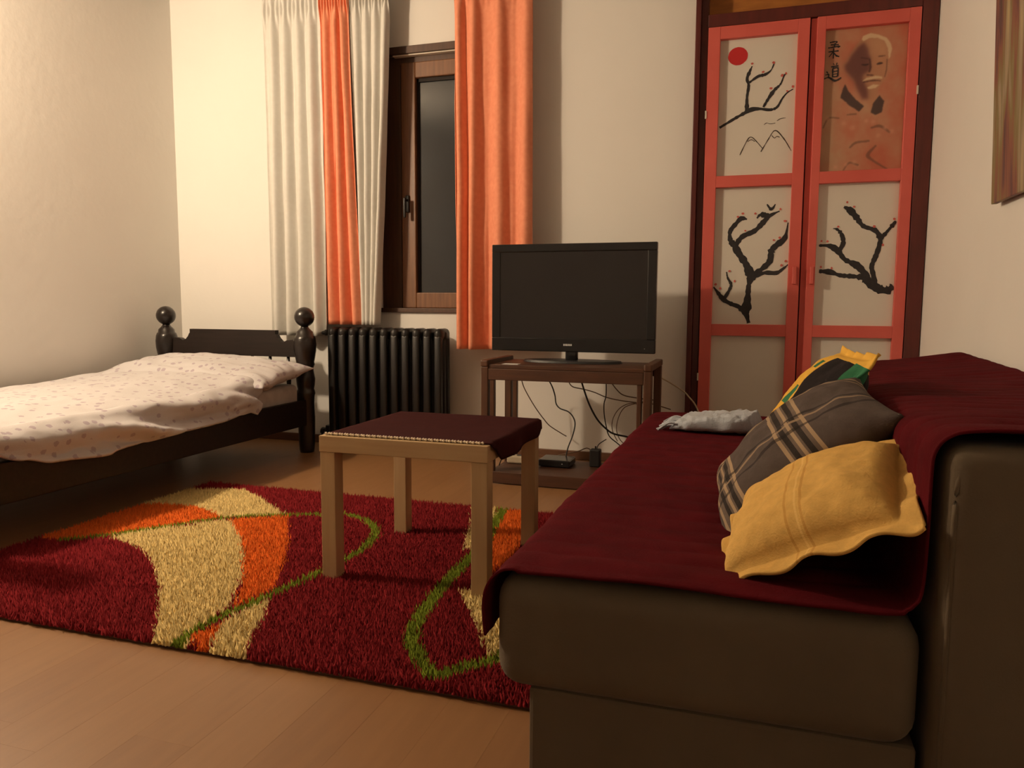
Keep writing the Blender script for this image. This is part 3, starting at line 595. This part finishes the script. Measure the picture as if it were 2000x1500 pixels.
# ------------------------------------------------------------------ television stand
st_ = thing('television_stand','brown wooden open television stand with slatted legs','stand',(-.85,3.675,0))
sw, swh = MATS['stand_wood'], MATS['stand_wood_h']
for xo,sg in ((-1.262,1),(-.440,-1)):
    for ya,yb in ((3.472,3.512),(3.842,3.882)):
        a,b_ = sorted((xo,xo+sg*.036)); box('leg',a,b_,ya,yb,0,.575,sw,st_,.004)
        a,b_ = sorted((xo+sg*.044,xo+sg*.066)); box('leg',a,b_,ya+.006,yb-.006,.06,.56,sw,st_,.003)
    a,b_ = sorted((xo-sg*.002,xo+sg*.036)); box('side_rail',a,b_,3.468,3.886,.575,.607,sw,st_,.006)
box('top_board',-1.226,-.476,3.478,3.876,.567,.587,swh,st_,.003)
box('apron',-1.226,-.476,3.474,3.494,.512,.567,swh,st_,.003)
box('apron',-1.226,-.476,3.862,3.880,.52,.567,swh,st_,.003)
box('shelf',-1.226,-.476,3.49,3.87,.040,.060,swh,st_,.003); box('shelf_lip',-1.226,-.476,3.476,3.492,.004,.062,swh,st_,.003)
# television
tv = thing('television','black flat-screen television standing on the wooden stand','television',(-.875,3.74,.588))
TX0,TX1,TZ0,TZ1,TY = -1.293,-.458,.641,1.178,3.72
bm = bmesh.new()
addbox(bm,TX0,TX1,TY,TY+.035,TZ1-.04,TZ1,.004); addbox(bm,TX0,TX1,TY,TY+.035,TZ0,TZ0+.068,.004)
addbox(bm,TX0,TX0+.045,TY,TY+.035,TZ0+.066,TZ1-.038,.004); addbox(bm,TX1-.045,TX1,TY,TY+.035,TZ0+.066,TZ1-.038,.004)
bz = bmo('bezel',bm,MATS['tv_black'],tv)
box('screen',TX0+.044,TX1-.044,TY+.004,TY+.02,TZ0+.066,TZ1-.038,MATS['tv_screen'],tv,bevel=0)
bm = bmesh.new(); addbox(bm,TX0+.01,TX1-.01,TY+.03,TY+.055,TZ0+.01,TZ1-.01,.012,3); addbox(bm,TX0+.2,TX1-.2,TY+.05,TY+.09,TZ0+.04,TZ1-.15,.02,3); bmo('back_shell',bm,MATS['tv_black'],tv,True)
bm = bmesh.new()
for k in range(6): addbox(bm,-.913+.0075*k,-.908+.0075*k,TY-.0012,TY+.001,.671,.681)
bmo('logo',bm,MATS['tv_logo'],tv)
box('light',-.51,-.507,TY-.001,TY+.001,.664,.666,MATS['tv_logo'],tv,bevel=0)
bm = bmesh.new(); addbox(bm,-.905,-.845,TY+.005,TY+.045,.596,.66,.008); bmo('neck',bm,MATS['tv_black'],tv,True)
bm = bmesh.new()
bmesh.ops.create_cone(bm,cap_ends=True,segments=48,radius1=1,radius2=.97,depth=1,matrix=Matrix.Translation((-.872,TY+.02,.594))@Matrix.Diagonal((.255,.105,.011,1)))
bmo('base',bm,MATS['tv_base'],tv)
# card, boxes
tag(box('paper_card',-1.165,-1.085,3.50,3.55,.5872,.5885,MATS['paper_white'],bevel=0),'small white paper card on the corner of the stand','card')
bxo = thing('set_top_box','flat black box on the lower shelf of the stand','set-top box',(-.94,3.74,.061)); box('body',-1.02,-.86,3.66,3.80,.064,.098,MATS['tv_black'],bxo,.005)
for x in (-1.01,-.88):
    for yy in (3.67,3.785): box('foot',x,x+.01,yy,yy+.01,.0605,.065,MATS['cord_black'],bxo,.001)
box('front_light',-.90,-.895,3.6585,3.6605,.08,.083,MATS['tv_logo'],bxo,0)
adp = thing('power_adapter','black power adapter standing on the lower shelf','adapter',(-.745,3.76,.061)); box('body',-.775,-.722,3.735,3.785,.061,.15,MATS['cord_black'],adp,.006); box('strain_relief',-.752,-.744,3.755,3.763,.149,.165,MATS['cord_black'],adp,.002)
strip = thing('power_strip','pale power strip at the left end of the lower shelf','power strip',(-1.13,3.72,.061)); box('body',-1.20,-1.06,3.69,3.745,.061,.1,MATS['cord_pale'],strip,.008)
for k in range(3):
    bm = bmesh.new(); addlathe(bm,[(.018,.0995),(.018,.101),(.015,.101)],-1.18+.045*k,3.7175,16); bmo('socket',bm,MATS['cord_black'],strip)
cl = ['thin brown cable hanging nearest the left legs of the stand','dark cable curving down to the flat black box','brown cable crossing behind the stand towards its right legs','thick black cable sweeping down to the right behind the stand','thin dark cable hanging straight down behind the stand','short brown cable looping to the right legs of the stand','coiled brown cable hanging on the wall behind the stand','short cord rising from the power adapter','thin cord lying from the adapter across the shelf']
cm = ['cord_brown','cord_black','cord_brown','cord_black','cord_black','cord_brown','cord_brown','cord_black','cord_brown']
cr = [.0028,.0035,.0028,.0048,.003,.003,.0022,.0025,.0028]
for p,l,m_,r in zip(CABLES,cl,cm,cr): tag(tube('cable',p,r,MATS[m_]),l,'cable','cables around the television stand')
tag(tube('cable',WALLCABLE,.004,MATS['cord_pale']),'pale cable hanging beside the cupboard frame','cable','cables around the television stand')
tag(tube('cable',[(-1.21,3.60,.066),(-1.19,3.60,.11),(-1.15,3.62,.16),(-1.10,3.63,.18),(-1.05,3.64,.16),(-1.03,3.66,.10)],.003,MATS['cord_black']),'black cord arching over the power strip on the shelf','cable','cables around the television stand')

# ------------------------------------------------------------------ small square table
tb = thing('side_table','square birch side table standing on the rug','table',(-.99,2.3,.02))
TA = (-1.265,-.715,2.025,2.578)
box('tabletop',TA[0],TA[1],TA[2],TA[3],.42,.47,MATS['birch_h'],tb,.002)
for x in (TA[0]+.002,TA[1]-.052):
    for yy in (TA[2]+.002,TA[3]-.052): box('leg',x,x+.05,yy,yy+.05,.012,.42,MATS['birch'],tb,.002)
# cloth
P = []; n1,n2 = 60,60
for j in range(n2):
    v = j/(n2-1); Y = 2.046+v*.522+.006*sin(v*3); row = []
    for i in range(n1):
        u = i/(n1-1); dropd = interp(Y,[(2.03,.0),(2.06,.02),(2.13,.062),(2.3,.056),(2.45,.05),(2.568,.035)])
        Lh = .535+dropd; s = u*Lh
        if s < .53: x = -1.25+s; z = .4735+.0012*N3(x*9,Y*9,3)
        else:
            t = s-.53; x = -.72+min(t,.012); z = .4735-max(0,t-.006)
            x += .010*t/.06*(1+.8*sin(Y*26))
        row.append((x,Y,z))
    P.append(row)
clo = gridmesh('table_cloth',P,MATS['maroon_cloth'],None,.003); tag(clo,'maroon cloth with lace edge laid on the square table','tablecloth')
bm = bmesh.new()
for k in range(56):
    x = -1.249+.0093*k; bmesh.ops.create_icosphere(bm,subdivisions=1,radius=.0048,matrix=Matrix.Translation((x,2.0415+.003*(k%2),.475)))
lace = tag(bmo('lace_trim',bm,MATS['lace'],clo,True), label='cream lace edging', kind='stuff')

# ------------------------------------------------------------------ sofa
sofa = thing('sofa','beige velour sofa in front of the cupboard','sofa',(.15,2.2,0))
vl = MATS['velour']
box('seat',-.400,.245,1.157,3.25,.228,.424,vl,sofa,.045,5,True)
box('base',-.340,.245,1.172,3.235,0,.235,vl,sofa,.008,2)
bm = bmesh.new(); addbox(bm,.256,.720,1.150,3.27,.02,.684,.028,4)
for co,no in [((0,yy,0),(0,1,0)) for yy in (1.19,1.4,1.7,2.0,2.3,2.6,2.9,3.15)]+[((xx,0,0),(1,0,0)) for xx in (.33,.42,.52,.62)]:
    bmesh.ops.bisect_plane(bm,geom=bm.verts[:]+bm.edges[:]+bm.faces[:],plane_co=co,plane_no=no)
for v in bm.verts:                                      # the padding slumps towards the far front corner
    if v.co.z > .5: v.co.z -= .095*(v.co.y-1.15)/2.12*max(0,1-(v.co.x-.256)/.464)+(.010 if v.co.y>1.3 else 0)
bk = bmo('backrest',bm,vl,sofa,True)
bm = bmesh.new(); addtube(bm,smoothpts([(.272,1.158,.06),(.270,1.156,.3),(.270,1.156,.5),(.270,1.156,.62),(.280,1.158,.668)],5),.004,8)
bmo('piping',bm,vl,bk,True)
# quilted throw over seat and back
prof = [(-.412,.318),(-.416,.36),(-.412,.395),(-.395,.422),(-.365,.434),(-.28,.437),(-.1,.437),(.1,.436),(.205,.437),(.232,.450),(.241,.48),(.243,.56),(.243,.64),(.246,.672),(.262,.693),(.295,.702),(.38,.704),(.5,.698),(.62,.692),(.70,.690),(.738,.680),(.750,.65),(.752,.56)]
pp_ = smoothpts([(x,0,z) for x,z in prof],8)
NJ = 300; P = []
for j in range(NJ):
    Y = 1.166+(3.262-1.166)*j/(NJ-1); row = []
    for k,p in enumerate(pp_):
        x,z = p.x,p.z
        a = pp_[max(k-1,0)]; b = pp_[min(k+1,len(pp_)-1)]; d = (b-a).normalized(); nn_ = Vector((-d.z,0,d.x))
        q = sin(pi*(Y*13.5+.35*N3(x*2.2,Y*1.5,4)+.25*N3(x*6,Y*3,8)))
        off = .0058*(abs(q)**.4)*(.6+.8*abs(N3(x*4,Y*6,11)))+.003*N3(x*5,Y*4,2)+.002*N3(x*14,Y*22,6)-.001
        far = max(0,(Y-3.14)/.128); nr = max(0,(1.20-Y)/.048)
        x2 = x+nn_.x*off; z2 = z+nn_.z*off
        if x < .22: z2 -= .05*far**2.2; z2 -= .010*nr**2*(1 if x>-.36 else 0)
        else: z2 -= .03*far**2.5 if z>.6 else 0
        if z > .64 and x > .25: z2 += .018*min(1,(x-.25)/.2)*max(-.2,min(1,(Y-2.4)/.8))
        if z > .5 and x > .2: z2 -= .09*max(0,Y-1.166)/2.1*max(0,min(1,1-(x-.256)/.464))*min(1,(z-.5)/.15)
        if k < 6: x2 -= .006*abs(N3(Y*7,1,1)); z2 -= .01*N3(Y*5,k*.2,3)*(1-k/6)
        row.append((x2,Y+.004*N3(x*6,3,Y*2),z2))
    P.append(row)
thr = gridmesh('sofa_throw',P,MATS['maroon_throw'],None,.004); tag(thr,'maroon quilted throw covering the sofa seat and back','throw')

# cushions -----------------------------------------------------------
def uvstripes(name, base, stripes, rough=.9):
    m = mat(name,base,rough,tuple(c*.85 for c in base[:3]),60,3,.2,260,spec=.2); nt = m.node_tree; b = nt.nodes['Principled BSDF']
    cur = b.inputs['Base Color'].links[0].from_socket
    tc = [n for n in nt.nodes if n.type=='TEX_COORD'][0]; sx = nt.nodes.new('ShaderNodeSeparateXYZ'); nt.links.new(tc.outputs['UV'],sx.inputs[0])
    for ax,c,w,colr,fac in stripes:
        s = nt.nodes.new('ShaderNodeMath'); s.operation='SUBTRACT'; nt.links.new(sx.outputs[ax],s.inputs[0]); s.inputs[1].default_value = c
        a = nt.nodes.new('ShaderNodeMath'); a.operation='ABSOLUTE'; nt.links.new(s.outputs[0],a.inputs[0])
        l = nt.nodes.new('ShaderNodeMath'); l.operation='LESS_THAN'; nt.links.new(a.outputs[0],l.inputs[0]); l.inputs[1].default_value = w
        f = nt.nodes.new('ShaderNodeMath'); f.operation='MULTIPLY'; nt.links.new(l.outputs[0],f.inputs[0]); f.inputs[1].default_value = fac
        x = nt.nodes.new('ShaderNodeMix'); x.data_type='RGBA'; nt.links.new(f.outputs[0],x.inputs[0]); nt.links.new(cur,x.inputs[6]); x.inputs[7].default_value = colr; cur = x.outputs[2]
    nt.links.new(cur,b.inputs['Base Color']); return m
tan_, drk = lin(166,142,114), lin(36,31,30)
pm = uvstripes('plaid_cloth',lin(84,74,70),[
 (0,.13,.085,lin(120,104,90),.45),(0,.05,.010,tan_,.8),(0,.10,.012,drk,.9),(0,.135,.009,tan_,.9),(0,.17,.014,drk,.9),(0,.21,.010,tan_,.9),
 (0,.58,.085,lin(120,104,90),.45),(0,.50,.010,tan_,.9),(0,.535,.014,drk,.9),(0,.575,.009,tan_,.9),(0,.61,.014,drk,.9),(0,.655,.010,tan_,.9),
 (1,.80,.05,lin(140,122,105),.35),(1,.74,.010,tan_,.7),(1,.78,.012,drk,.8),(1,.83,.012,tan_,.7),(1,.88,.010,drk,.8),(1,.30,.010,tan_,.6),(1,.34,.012,drk,.7),(1,.22,.012,drk,.7)])
ym = uvstripes('yellow_crease_shade',lin(222,178,100),[(0,.47,.006,lin(190,140,66),.6),(0,.52,.005,lin(236,200,126),.5),(0,.545,.006,lin(186,136,64),.6)])  # crease shading painted in: darker lines either side of a lighter ridge
ycu = pillow('cushion',(.106,1.345,.532),(.26,-.085,.15),(-.01,.29,.05),.178,.160,.066,ym,None,.20,.007,72,.006,1,power=.42,back=.35)
tag(ycu,'yellow cushion with wide ruffled border at the front of the sofa','cushion','cushions on the sofa')
sm = bmesh.new(); ycu_o = ORG[ycu]
sm.free()
plc = pillow('cushion',(.092,1.66,.565),(.26,.0,.235),(-.03,.30,.02),.198,.185,.082,pm,None,.0,0,56,.006,5)
tag(plc,'grey and brown plaid cushion leaning behind the yellow one','cushion','cushions on the sofa')
gm = uvstripes('flag_cloth',lin(236,184,76),[(1,.14,.27,lin(30,25,27),1),(0,.965,.075,lin(232,182,80),1)])
# green dabs on the yellow edge
nt = gm.node_tree; b = nt.nodes['Principled BSDF']; cur = b.inputs['Base Color'].links[0].from_socket
tc = [n for n in nt.nodes if n.type=='TEX_COORD'][0]; sx = nt.nodes.new('ShaderNodeSeparateXYZ'); nt.links.new(tc.outputs['UV'],sx.inputs[0])
for (cu_,cv_,wu,wv) in ((.55,.50,.07,.05),(.80,.52,.035,.03),(.30,.52,.05,.05),(.74,.03,.16,.07)):
    ms = []
    for ax,c,w in ((0,cu_,wu),(1,cv_,wv)):
        s = nt.nodes.new('ShaderNodeMath'); s.operation='SUBTRACT'; nt.links.new(sx.outputs[ax],s.inputs[0]); s.inputs[1].default_value=c
        a = nt.nodes.new('ShaderNodeMath'); a.operation='ABSOLUTE'; nt.links.new(s.outputs[0],a.inputs[0])
        l = nt.nodes.new('ShaderNodeMath'); l.operation='LESS_THAN'; nt.links.new(a.outputs[0],l.inputs[0]); l.inputs[1].default_value=w; ms.append(l)
    f = nt.nodes.new('ShaderNodeMath'); f.operation='MULTIPLY'; nt.links.new(ms[0].outputs[0],f.inputs[0]); nt.links.new(ms[1].outputs[0],f.inputs[1])
    x = nt.nodes.new('ShaderNodeMix'); x.data_type='RGBA'; nt.links.new(f.outputs[0],x.inputs[0]); nt.links.new(cur,x.inputs[6]); x.inputs[7].default_value = lin(52,112,78); cur = x.outputs[2]
nt.links.new(cur,b.inputs['Base Color'])
bkc = pillow('cushion',(.135,2.02,.602),(.22,.02,.33),(-.02,.30,.0),.20,.20,.066,gm,None,.12,.006,56,.006,8)
tag(bkc,'yellow, black and green cushion hidden behind the plaid one','cushion','cushions on the sofa')

# towel ----------------------------------------------------------------
tw = thing('towel','pale grey folded towel with fringed end lying on the sofa','towel',(-.11,2.75,.44))
P=[]; n1,n2 = 60,44
for i in range(n1):
    u = i/(n1-1); row=[]
    for j in range(n2):
        a = 2*pi*j/(n2-1); ex = .55
        cx = abs(cos(a))**ex*(1 if cos(a)>=0 else -1); cz = abs(sin(a))**ex*(1 if sin(a)>=0 else -1)
        hw = .115*(1-.35*max(0,(u-.6)/.4)**2)*(.8+.2*min(1,u*5)); hz = (.022+.012*u)*min(1,.35+u*6)*min(1,.25+(1-u)*9)
        X = -.255+.285*u+.015*cx; Y = 2.745+hw*cx-.02*u; Z = .444+hz+hz*cz
        row.append((X+.004*N3(u*9,a,1),Y+.006*N3(u*6,a,2),max(.4435,Z+(.010*N3(u*8,cx*4,4)+.005*N3(u*22,cx*9,6))*(.3+.7*(cz>0)))))
    P.append(row)
gridmesh('folded_cloth',P,MATS['towel_cloth'],tw,0)
bm = bmesh.new()
for k in range(26):
    Y = 2.63+.2*k/25+random.uniform(-.004,.004); z = .452+.018*random.random()
    pts = smoothpts([(-.240,Y,z),(-.27,Y+random.uniform(-.012,.012),z+.004),(-.295-random.random()*.02,Y+random.uniform(-.02,.02),.447)],4)
    addtube(bm,pts,.0032,6)
tag(bmo('fringe',bm,MATS['towel_cloth'],tw,True), kind='stuff')

# ------------------------------------------------------------------ picture on the right wall
pc = thing('canvas_picture','abstract canvas in olive, rust and purple on the right wall','picture',(.745,2.56,1.217))
am = bpy.data.materials.new('abstract_paint'); am.use_nodes = True; nt = am.node_tree; b = nt.nodes['Principled BSDF']; b.inputs['Roughness'].default_value=.6
tc = nt.nodes.new('ShaderNodeTexCoord'); mp = nt.nodes.new('ShaderNodeMapping'); mp.inputs['Scale'].default_value=(1,11,1.3); mp.inputs['Rotation'].default_value=(.25,0,0); mp.inputs['Location'].default_value=(0,1.3,.4)
nz = nt.nodes.new('ShaderNodeTexNoise'); nz.inputs['Scale'].default_value=1.6; nz.inputs['Detail'].default_value=7; nz.inputs['Distortion'].default_value=.4
cr_ = nt.nodes.new('ShaderNodeValToRGB'); el = cr_.color_ramp.elements
el[0].position=.28; el[0].color=lin(70,58,44); el[1].position=.75; el[1].color=lin(176,156,112)
for p_,c_ in ((.38,lin(92,62,66)),(.45,lin(132,82,66)),(.52,lin(124,112,72)),(.60,lin(150,132,112))):
    e_ = el.new(p_); e_.color=c_
nt.links.new(tc.outputs['Object'],mp.inputs[0]); nt.links.new(mp.outputs[0],nz.inputs['Vector']); nt.links.new(nz.outputs['Fac'],cr_.inputs[0]); nt.links.new(cr_.outputs[0],b.inputs['Base Color'])
cv = box('canvas',.738,.756,2.15,2.97,1.217,2.35,am,pc,.002); box('stretcher_frame',.756,.768,2.17,2.95,1.24,2.33,MATS['stand_wood'],pc,.002)
pc.rotation_euler = (0,radians(-2.2),0)

# ------------------------------------------------------------------ wall lamp (out of the picture, gives the light)
wl = thing('wall_lamp','brass wall lamp on the left wall above the bed','lamp',(-3.64,1.85,2.05))
bm = bmesh.new(); addbox(bm,-3.65,-3.63,1.81,1.89,2.0,2.12,.006); bmo('backplate',bm,MATS['brass'],wl)
tube('arm',[(-3.635,1.85,2.06),(-3.58,1.85,2.05),(-3.50,1.85,2.055),(-3.47,1.85,2.09)],.008,MATS['brass'],wl)
bm = bmesh.new(); addlathe(bm,[(.012,2.075),(.022,2.085),(.022,2.13),(.016,2.145)],-3.47,1.85,20); bmo('socket',bm,MATS['brass'],wl,True)
